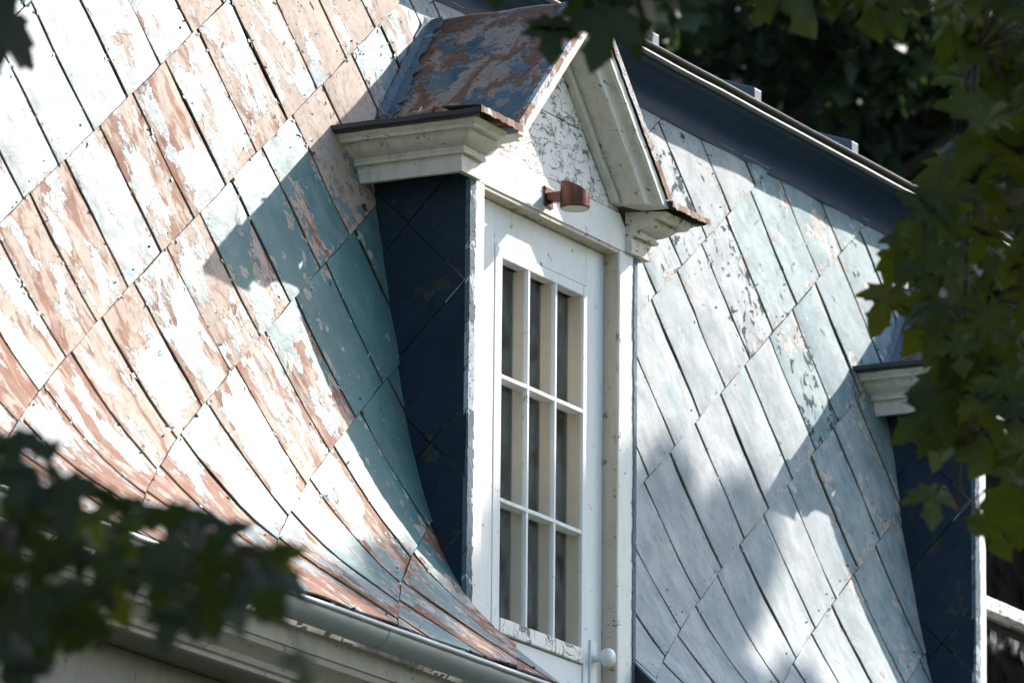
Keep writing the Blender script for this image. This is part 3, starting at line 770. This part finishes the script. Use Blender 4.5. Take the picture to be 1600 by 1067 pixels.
        for a in range(20):
            for b in range(5): fs.append((6*a+b, 6*a+b+1, 6*a+b+7, 6*a+b+6))
        dp(m.add(vs, fs), 'curtain', M['inner_sash'], smooth=True)
    return D
dormer('dormer', D1, 0, 'door', 'pedimented white dormer with a glazed door, copper lamp above it, nearest the camera')
dormer('dormer', D2, .035, 'window', 'farther dormer with dark blue side, partly hidden behind the hanging maple leaves')

# ------------------------------------------------------------------ eaves: gutters, cornice, wall
def gutter(x0, x1, label):
    G = tag(empty('gutter', ((x0+x1)/2, -.40, 5.55)), label, 'gutter', 'galvanised gutters under the flared eaves')
    inv = Matrix.Translation((-(x0+x1)/2, .40, -5.55))
    pts = []
    for k in range(13):
        a = math.pi*k/12; pts.append((-.372-.062*math.cos(a)*-1 if 0 else -.378+.048*math.cos(a), 5.603-.050*math.sin(a)))
    outer = pts; inner = [(y+(.003 if y < -.378 else -.003), z+.003) for y, z in reversed(pts)]
    m = MB().prof_x(outer+inner, x0, x1, 40); o = m.build('trough', M['gutter'], G, auto=30, wob=.0015); o.matrix_parent_inverse = inv
    m = MB().tube([(x0+(x1-x0)*k/40, -.428, 5.606) for k in range(41)], .009, 10); o = m.build('rolled_edge', M['gutter'], G, auto=40, wob=.001); o.matrix_parent_inverse = inv
    x = x0+.35
    while x < x1:
        m = MB().tube([(x, -.432, 5.612), (x, -.40, 5.618), (x, -.35, 5.640), (x, -.30, 5.672)], .006, 6); o = m.build('hanger', M['gutter'], G, smooth=True); o.matrix_parent_inverse = inv
        x += .78
    x = x0+.9
    while x < x1-.2:
        m = MB().prof_x([(-.378+.0505*math.cos(math.pi*k/12), 5.604-.0525*math.sin(math.pi*k/12)) for k in range(13)]+[(-.378-.046*math.cos(math.pi*k/12), 5.606-.047*math.sin(math.pi*k/12)) for k in range(13)], x, x+.05); o = m.build('joint_sleeve', M['gutter'], G, auto=30); o.matrix_parent_inverse = inv
        x += 1.35
    for xe in (x0, x1):
        m = MB().sweep([[(xe+d, y, z) for y, z in outer] for d in (-.002, .002)]); o = m.build('end_cap', M['gutter'], G); o.matrix_parent_inverse = inv
    return G
gutter(XL, -.02, 'long grey galvanised gutter under the rusty flared eave left of the door dormer')
gutter(DW+.03, D2-.05, 'galvanised gutter under the eave between the two dormers')
H = tag(empty('house', (1.4, 0, 0)), 'white boarded eaves cornice and wall of the house below the gutter', 'house')
hi = Matrix.Translation((-1.4, 0, 0))
def hp(mb, nm, mat, **kw):
    o = mb.build(nm, mat, H, **kw); o.matrix_parent_inverse = hi; return o
segs = ((XL, -.004), (DW+.024, D2-.02), (D2+DW+.024, XR))
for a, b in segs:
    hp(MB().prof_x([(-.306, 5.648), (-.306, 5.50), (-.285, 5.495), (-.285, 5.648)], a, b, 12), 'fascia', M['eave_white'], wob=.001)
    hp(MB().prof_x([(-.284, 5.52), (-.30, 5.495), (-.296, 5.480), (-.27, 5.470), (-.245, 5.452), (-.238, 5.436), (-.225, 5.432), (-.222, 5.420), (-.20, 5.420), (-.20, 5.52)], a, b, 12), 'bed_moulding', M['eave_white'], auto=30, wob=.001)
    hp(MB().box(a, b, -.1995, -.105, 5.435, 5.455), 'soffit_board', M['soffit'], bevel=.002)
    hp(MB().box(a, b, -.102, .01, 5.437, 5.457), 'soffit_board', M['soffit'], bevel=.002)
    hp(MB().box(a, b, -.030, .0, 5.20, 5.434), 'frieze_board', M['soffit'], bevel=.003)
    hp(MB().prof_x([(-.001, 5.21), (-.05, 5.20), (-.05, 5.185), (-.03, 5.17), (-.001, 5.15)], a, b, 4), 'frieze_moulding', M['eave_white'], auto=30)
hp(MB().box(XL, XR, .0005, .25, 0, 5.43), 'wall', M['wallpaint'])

gd = MB(); rg = random.Random(12)
for a, b in ((XL, -.03), (DW+.05, D2-.06)):
    for k in range(int((b-a)*170)):
        c = Vector((rg.uniform(a, b), rg.uniform(-.40, -.325), 5.592+abs(rg.gauss(0, .02)))); q = Vector((rg.gauss(0, 1), rg.gauss(0, 1), rg.gauss(0, .8))).normalized()*rg.uniform(.006, .02); e = q.cross(Vector((rg.gauss(0, 1), rg.gauss(0, 1), 1))).normalized()*rg.uniform(.003, .010)
        gd.add([c-q, c+e+Vector((0, 0, .004)), c+q, c-e], [(0, 1, 2), (0, 2, 3)])
tag(gd.build('gutter_debris', mat_plain('mossy_litter', (.055, .05, .032), .9, 0, .8, 30)), 'dark mossy leaf litter lying in the gutters', 'litter', kind='stuff')

# ------------------------------------------------------------------ wall lamp above the door
L = tag(empty('wall_lamp', (.47, 0, 7.33)), 'copper cylinder wall lamp with slanted top fixed above the door', 'lamp')
li = Matrix.Translation((-.47, 0, -7.33))
def lp(mb, nm, mat, **kw):
    o = mb.build(nm, mat, L, **kw); o.matrix_parent_inverse = li; return o
lx, ly, lz, lr = .515, -.098, 7.303, .047
rings = []
for z in (0, .004, 1.0):
    ring = []
    for k in range(32):
        a = 2*math.pi*k/32; x = math.cos(a); y = math.sin(a)
        rr = lr-(.002 if z == 0 else 0)
        zz = lz+z if z < 1 else lz+.066+.022*(y*.75-x*.65)
        ring.append((lx+rr*x, ly+rr*y, zz))
    rings.append(ring)
lp(MB().sweep(rings), 'lamp_shade', M['copper'], auto=30)
lp(MB().sweep([[(lx+(lr-.004)*math.cos(2*math.pi*k/32), ly+(lr-.004)*math.sin(2*math.pi*k/32), z) for k in range(32)] for z in (lz-.0015, lz+.004)]), 'diffuser', M['diffuser'])
lp(MB().sweep([[(lx-.022, y, 7.325+d), (lx+.022, y, 7.325+d), (lx+.022, y, 7.362), (lx-.022, y, 7.362)] for y, d in ((-.006, .012), (-.058, 0))]), 'bracket_arm', M['copper'], bevel=.003)
lp(MB().sweep([[(lx+(lr+.0012)*math.cos(2*math.pi*k/32), ly+(lr+.0012)*math.sin(2*math.pi*k/32), z) for k in range(32)] for z in (lz+.007, lz+.011)]), 'rim_band', M['copper'])
for zz_ in (7.328, 7.375): lp(MB().sweep([[(lx-.024+.004*math.cos(k), -.0062-d, zz_+.004*math.sin(k)) for k in [j*math.pi/4 for j in range(8)]] for d in (0, .003)]), 'screw', M['twig'])
lp(MB().box(lx-.030, lx+.030, -.006, -.0005, 7.318, 7.385), 'wall_plate', M['copper'], bevel=.002)

# dead leaves lying on the cornice cap against the roof
lf = MB(); rl = random.Random(5)
for k in range(26):
    c = Vector((-.16+rl.gauss(0, .035), .16+rl.gauss(0, .06), 7.462+abs(rl.gauss(0, .012))))
    a = Vector((rl.gauss(0, 1), rl.gauss(0, 1), rl.gauss(0, .5))).normalized()*rl.uniform(.008, .022); b = a.cross(Vector((rl.gauss(0, 1), rl.gauss(0, 1), 1))).normalized()*rl.uniform(.004, .01)
    lf.add([c-a, c+b+Vector((0, 0, .004)), c+a, c-b], [(0, 1, 2), (0, 2, 3)])
tag(lf.build('leaf_litter', M['litter']), 'small heap of dry brown leaf litter on the cornice ledge', 'litter', kind='stuff')

# ------------------------------------------------------------------ maple leaves
def leaf_mesh(name, seed, fold=.25):
    rr = random.Random(seed)
    half = [(.0, -.02), (.10, -.10), (.26, -.13), (.22, -.03), (.36, .02), (.52, .05), (.44, .14), (.60, .27), (.62, .36), (.46, .36), (.42, .46), (.26, .38), (.20, .42), (.22, .62), (.30, .68), (.20, .74), (.13, .86), (.0, 1.02)]
    pts = [(x*(1+rr.uniform(-.08, .08)), y+rr.uniform(-.02, .02)) for x, y in half]; pts[0] = half[0]; pts[-1] = half[-1]
    vs = []; fs = []
    curl = rr.uniform(.15, .65); side = rr.uniform(-.2, .2)
    def P(x, y): return Vector((x, y-.15, -fold*abs(x)**1.3-curl*max(0, y-.3)**2-curl*.8*max(0, abs(x)-.3)**1.5+side*x+.03*math.sin(9*x+5*y+seed)))
    spine = [P(0, y) for y in (-.02, .15, .3, .45, .62, .8, 1.02)]
    n0 = len(spine); vs += spine
    sy = (-.02, .15, .3, .45, .62, .8, 1.02)
    for sgn in (1, -1):
        b = len(vs); vs += [P(sgn*x, y) for x, y in pts[1:-1]]
        ids = [0]+[b+k for k in range(len(pts)-2)]+[n0-1]
        # fan each outline edge to the nearest spine vertex
        ctr = [min(range(n0), key=lambda q: abs(sy[q]-(.25 if y < .15 else (y*.55+.1)))) for x, y in pts]
        for k in range(len(ids)-1):
            c = min(max(ctr[k], 0), n0-1); c2 = min(max(ctr[k+1], 0), n0-1)
            if ids[k] != c and ids[k+1] != c: fs.append((c, ids[k], ids[k+1]) if sgn > 0 else (c, ids[k+1], ids[k]))
            if c2 != c and ids[k+1] not in (c, c2): fs.append((c, ids[k+1], c2) if sgn > 0 else (c, c2, ids[k+1]))
    me = bpy.data.meshes.new(name); me.from_pydata([tuple(v) for v in vs], [], fs); me.update()
    for p in me.polygons: p.use_smooth = True
    return me
leafM = [leaf_mesh('leaf', k) for k in range(6)]
leafD = [leaf_mesh('leaf', k+20) for k in range(4)]
for me in leafM: me.materials.append(M['leaf'])
for me in leafD: me.materials.append(M['leaf_dark'])
def put_leaf(parent, p, size, rs, meshes, facing=1.0, droop=.8):
    """blade hangs from p, tip mostly down, face loosely towards the open side"""
    tip = (Vector((0, 0, -1))*droop + rt*rs.gauss(0, .55) + fw*rs.gauss(0, .35) + up*rs.gauss(0, .15)).normalized()
    nn = (-fw*facing + rt*rs.gauss(0, .55) + up*rs.gauss(.15, .5))
    nn = (nn - tip*nn.dot(tip)).normalized(); xx = tip.cross(nn)
    Mx = Matrix(((xx.x, tip.x, nn.x, p.x), (xx.y, tip.y, nn.y, p.y), (xx.z, tip.z, nn.z, p.z), (0, 0, 0, 1)))
    o = bpy.data.objects.new('leaf', rs.choice(meshes)); col.objects.link(o); o.parent = parent
    o.matrix_parent_inverse = Matrix.Translation(-parent.location)
    o.matrix_basis = Mx @ Matrix.Scale(size, 4)
    return o
def branch(label, stem, rad, leaves, meshes, depth_j, size, seed, group='maple branches hanging in front of the house', droop=.8):
    rs = random.Random(seed)
    base = stem[0]; B = tag(empty('maple_branch', base), label, 'branch', group); inv = Matrix.Translation(-base)
    n = len(stem); o = MB().tube(stem, [rad*(1-.7*k/(n-1)) for k in range(n)], 7).build('stem', M['twig'], B, smooth=True); o.matrix_parent_inverse = inv
    pet = MB()
    for (px, py, d) in leaves:
        p = at(px, py, d+rs.uniform(-depth_j, depth_j)); 
        put_leaf(B, p, size*rs.uniform(.58, 1.15), rs, meshes, droop=droop)
        q = min(stem, key=lambda s_: (s_-p).length+max(0, p.z-s_.z)*.3)
        mid_ = (p+q)/2+Vector((0, 0, .04))
        pet.tube([q, mid_, p], [.003, .002, .0015], 4)
    o = pet.build('petioles', M['twig'], B, smooth=True); o.matrix_parent_inverse = inv
    return B
def scatter(poly, n, d, seed, mind=0):
    rs = random.Random(seed); out = []; xs = [p[0] for p in poly]; ys = [p[1] for p in poly]; tries = 0
    def inside(x, y):
        c = False; j = len(poly)-1
        for i in range(len(poly)):
            if (poly[i][1] > y) != (poly[j][1] > y) and x < (poly[j][0]-poly[i][0])*(y-poly[i][1])/(poly[j][1]-poly[i][1])+poly[i][0]: c = not c
            j = i
        return c
    while len(out) < n and tries < 9000:
        tries += 1
        x, y = rs.uniform(min(xs), max(xs)), rs.uniform(min(ys), max(ys))
        if inside(x, y) and all((x-a)**2+(y-b)**2 > mind**2 for a, b, _ in out): out.append((x, y, d))
    return out
DR = 16.5
stem = [at(x, y, DR+dd) for x, y, dd in ((1640, -420, .3), (1570, -150, .2), (1525, 80, .1), (1515, 300, 0), (1508, 520, 0), (1500, 700, 0), (1497, 800, 0))]
polyR = [(1490, -60), (1700, -60), (1700, 520), (1620, 660), (1570, 690), (1515, 590), (1470, 500), (1405, 455), (1415, 395), (1470, 300), (1490, 170), (1475, 50)]
lv = scatter(polyR, 92, DR, 11, 25)
lv += [(1400, 400, DR-.2), (1390, 460, DR), (1430, 370, DR), (1445, 480, DR-.3), (1520, 570, DR), (1490, 590, DR-.2), (1520, 630, DR), (1560, 590, DR), (1470, 670, DR), (1455, 770, DR-.3), (1540, 660, DR), (1560, 690, DR), (1480, 560, DR), (1540, 815, DR-.2), (1580, 740, DR), (1600, 690, DR), (1480, 650, DR-.3), (1462, 640, DR-.4), (1490, 350, DR), (1480, 260, DR), (1590, 780, DR)]
branch('long dark green maple spray hanging down the right side before the farther dormer', stem, .012, lv, leafM, .5, .155, 4)
stem = [at(x, y, 16) for x, y in ((1560, -330), (1450, -150), (1330, -60), (1230, -30), (1180, -40))]
branch('spray of green maple leaves along the top edge, right of centre', stem, .008, [(1215, -25, 16), (1255, -35, 16), (1300, -20, 16), (1345, -30, 16), (1388, 0, 16), (1225, -60, 16), (1290, -65, 16), (1370, -50, 16), (1415, -40, 16), (1180, -55, 16), (1440, -30, 16), (1320, -50, 16)], leafM, .2, .165, 8)
DC = 14.5
stem = [at(x, y, DC) for x, y in ((1020, -300), (960, -120), (915, -30), (885, 0))]
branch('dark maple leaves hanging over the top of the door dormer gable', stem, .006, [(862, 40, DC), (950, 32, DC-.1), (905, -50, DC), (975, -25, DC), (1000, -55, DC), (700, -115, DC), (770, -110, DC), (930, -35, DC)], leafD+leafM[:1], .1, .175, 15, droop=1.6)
DT = 13.5
stem = [at(x, y, DT) for x, y in ((-200, -160), (-110, -40), (-50, 20), (-20, 40))]
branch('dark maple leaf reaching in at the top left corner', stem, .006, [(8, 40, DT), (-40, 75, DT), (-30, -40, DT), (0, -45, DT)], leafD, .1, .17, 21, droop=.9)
DL = 11.0
stem = [at(x, y, DL) for x, y in ((-300, 620), (-120, 760), (30, 850), (170, 880), (300, 890), (380, 900))]
polyL = [(-80, 650), (10, 665), (100, 740), (220, 790), (330, 815), (400, 850), (415, 890), (330, 905), (250, 870), (170, 930), (60, 1000), (-80, 1040)]
lv = scatter(polyL, 42, DL, 31, 42)+[(430, 870, DL), (440, 905, DL), (395, 925, DL), (330, 930, DL), (300, 950, DL), (360, 940, DL), (415, 935, DL-.3), (265, 960, DL)]+[(380, 860, DL), (405, 890, DL), (345, 880, DL), (320, 905, DL), (480, 1035, DL-.4), (130, 960, DL), (60, 1010, DL), (170, 905, DL), (205, 890, DL), (20, 930, DL), (-20, 980, DL), (90, 930, DL), (40, 1040, DL), (150, 985, DL), (10, 1000, DL), (245, 900, DL), (270, 925, DL-.3)]
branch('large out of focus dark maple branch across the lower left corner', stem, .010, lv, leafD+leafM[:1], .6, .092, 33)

# ------------------------------------------------------------------ trees that stand outside the picture and shade the scene
def crown_mesh(name, clumps, mat, parent, size, seed, cup=True):
    rs = np.random.RandomState(seed); V = []; Fc = []; n = 0
    for c, r_, k in clumps:
        d = rs.normal(size=(k, 3)); d /= np.linalg.norm(d, axis=1)[:, None]
        rad = r_*rs.uniform(.15, 1, size=(k, 1))**.5
        P = np.array(c)+d*rad*np.array([1, 1, .8])
        a = rs.normal(size=(k, 3)); a /= np.linalg.norm(a, axis=1)[:, None]
        b = np.cross(a, rs.normal(size=(k, 3))); b /= np.linalg.norm(b, axis=1)[:, None]
        sz = size*rs.uniform(.6, 1.2, size=(k, 1)); cc = np.cross(a, b)
        quad = np.stack([P-a*sz*.55, P-b*sz*.42+cc*sz*.08, P+a*sz*.6-cc*sz*.1, P+b*sz*.42+cc*sz*.08], 1)
        V.append(quad.reshape(-1, 3)); idx = np.arange(k*4).reshape(k, 4)+n; Fc.append(idx); n += k*4
    V = np.concatenate(V); Fc = np.concatenate(Fc)
    me = bpy.data.meshes.new(name); me.from_pydata(V.tolist(), [], Fc.tolist()); me.update()
    return link(name, me, mat, parent)
def tree(label, base, top, rad, clumps, mat, size, seed, group=None, ccap=60):
    base = Vector(base); T = tag(empty('maple_tree', base), label, 'tree', group); inv = Matrix.Translation(-base)
    rs = random.Random(seed); m = MB(); top = Vector(top)
    pts = [base.lerp(top, k/7)+Vector((rs.gauss(0, .08), rs.gauss(0, .08), 0))*(k > 0) for k in range(8)]
    m.tube(pts, [rad*(1.25-.95*k/7) for k in range(8)], 12)
    o = m.build('trunk', M['bark'], T, smooth=True); o.matrix_parent_inverse = inv
    for c, r_, k in clumps[:ccap]:
        c = Vector(c); s_ = min(pts[2:], key=lambda p: (p-c).length+abs(p.z-(c.z-.25*(c-p).length))*1.5)
        q = s_.lerp(c, .5)+Vector((0, 0, .12*(c-s_).length))
        o = MB().tube([s_, q, c], [rad*.22, rad*.14, rad*.05], 6).build('limb', M['bark'], T, smooth=True); o.matrix_parent_inverse = inv
    o = crown_mesh('crown', clumps, mat, T, size, seed); o.matrix_parent_inverse = inv; o['kind'] = 'stuff'
    return T
def toward(p, t): return tuple(Vector(p)+SUN*t)
shade = [((-.45, -.05, 5.93), .18, 210), ((-.95, -.2, 5.78), .14, 120), ((-.1, -.1, 5.85), .18, 220), ((-.75, -.2, 5.72), .14, 130), ((1.72, .25, 6.62), .17, 75), ((1.45, .2, 6.40), .2, 110), ((.95, 0, 6.42), .16, 60), ((.45, 0, 6.25), .2, 90), ((1.95, .2, 6.75), .12, 40), ((2.15, .22, 6.45), .26, 260), ((1.75, .1, 6.15), .30, 300), ((1.35, .0, 5.85), .34, 340), ((.75, 0, 6.0), .30, 330), ((.2, 0, 5.65), .36, 420), ((-.35, -.3, 5.45), .26, 260), ((2.3, .1, 5.9), .20, 130), ((2.9, .0, 5.75), .25, 130),
         ((-1.2, -.4, 5.25), .22, 200), ((-2.0, -.4, 5.2), .22, 200), ((-2.8, -.4, 5.1), .3, 220), ((1.0, 0, 5.2), .6, 700), ((2.4, 0, 5.1), .55, 500), ((3.6, 0, 5.2), .55, 500), ((-.6, -.2, 4.9), .5, 500), ((-2.2, -.3, 4.6), .6, 500), ((.6, 0, 4.2), .9, 700), ((3.0, 0, 4.0), .9, 700)]
cl = [(toward(p, 11.5+.8*math.sin(i*2.1)), r_, n) for i, (p, r_, n) in enumerate(shade)]
tree('tall maple outside the frame whose crown dapples the lower roof', (10.6, -6.2, 0), (9.6, -4.6, 10.6), .28, cl, M['leaf'], .14, 41, ccap=30)
fore = []
for px, py, d, r_ in ((1560, 100, DR, 1.4), (1500, 450, DR, 1.3), (1480, 750, DR, 1.0), (1300, -40, 16, 1.0), (900, 0, DC, .9), (-20, 40, DT, .8), (200, 880, DL, .9), (0, 900, DL, .9)):
    fore.append((tuple(at(px, py, d)+SUN*4.6), r_, 1150 if px > 1200 else 1300))
tree('maple beside the camera position shading the hanging branches', (-4.5, -9.5, 0), (-4.2, -8.0, 8.4), .25, fore, M['leaf_dark'], .16, 43)

# ------------------------------------------------------------------ ground, hillside and the wood behind the house
gm = MB().add([(-120, -120, 0), (160, -120, 0), (160, 160, 0), (-120, 160, 0)], [(0, 1, 2, 3)]).build('ground', M['ground']); tag(gm, kind='structure')
hm = MB(); vs = []; fs = []
dirf = Vector((.882, .471, 0)); dirr = Vector((.471, -.882, 0))
for a in range(25):
    for b in range(13):
        p = Vector((CAM.x, CAM.y, 0))+dirr*(-90+180*a/24)+dirf*(58+60*b/12)
        z = -.5+42*(b/12)**1.1+noise.noise(p*.06)*2.5*(b > 0); vs.append((p.x, p.y, z))
for a in range(24):
    for b in range(12): fs.append((13*a+b, 13*a+b+1, 13*a+b+14, 13*a+b+13))
hl = hm.add(vs, fs).build('hillside', M['hill'], smooth=True); tag(hl, kind='structure')
rs = random.Random(77)
far = (('dark green tree in the wood behind the roof, nearest the gable', 1090, 44, 'leaf_far', 3), ('shadowy tree in the wood behind the middle of the upper roof', 1330, 47, 'leaf_far', 5), ('russet tinged tree in the wood behind the right end of the cornice', 1520, 50, 'leaf_far_red', 9))
for lab, px, d, mt, sd_ in far:
    c0 = at(px, 120, d); cl = []; b0 = c0+fw*2.0
    for k in range(40):
        cl.append(((c0.x+rs.gauss(0, 1.2), c0.y+rs.gauss(0, 1.2), c0.z+rs.gauss(0, 1.5)), rs.uniform(.5, 1.0), 320))
    tree(lab, (b0.x, b0.y, 0), (b0.x, b0.y, c0.z+1.0), .3, cl, M[mt], .17, sd_, 'trees in the wood behind the house', 14)
# unseen trees added to close off the sky and darken reflections
for lab, x, y, sd_ in (('maple added on the sunny side to darken reflections, outside the frame', 19.0, -9.5, 54), ('second maple added to darken reflections, farther off, outside the frame', 25.0, -13.0, 55), ('third maple added to darken reflections, close to the wood, outside the frame', 26.0, -6.5, 56), ('broad maple added left of the house to close off the sky, outside the frame', -9.0, 3.5, 51), ('second broad maple added to close off the sky, nearer the lawn, outside the frame', -13.5, 0.5, 52), ('maple added behind the camera to close off the sky, outside the frame', -24.0, -9.0, 53)):
    cl = []
    for k in range(26):
        a = rs.uniform(0, 6.28); q = 3.2*math.sqrt(rs.random())
        cl.append(((x+q*math.cos(a), y+q*math.sin(a), rs.uniform(3.0, 13.0)), rs.uniform(1.0, 1.7), 150 if x < 0 else 330))
    tree(lab, (x, y, 0), (x, y, 11), .35, cl, M['leaf_dark'], .5, sd_, 'unseen maples added to close off the sky', 10)
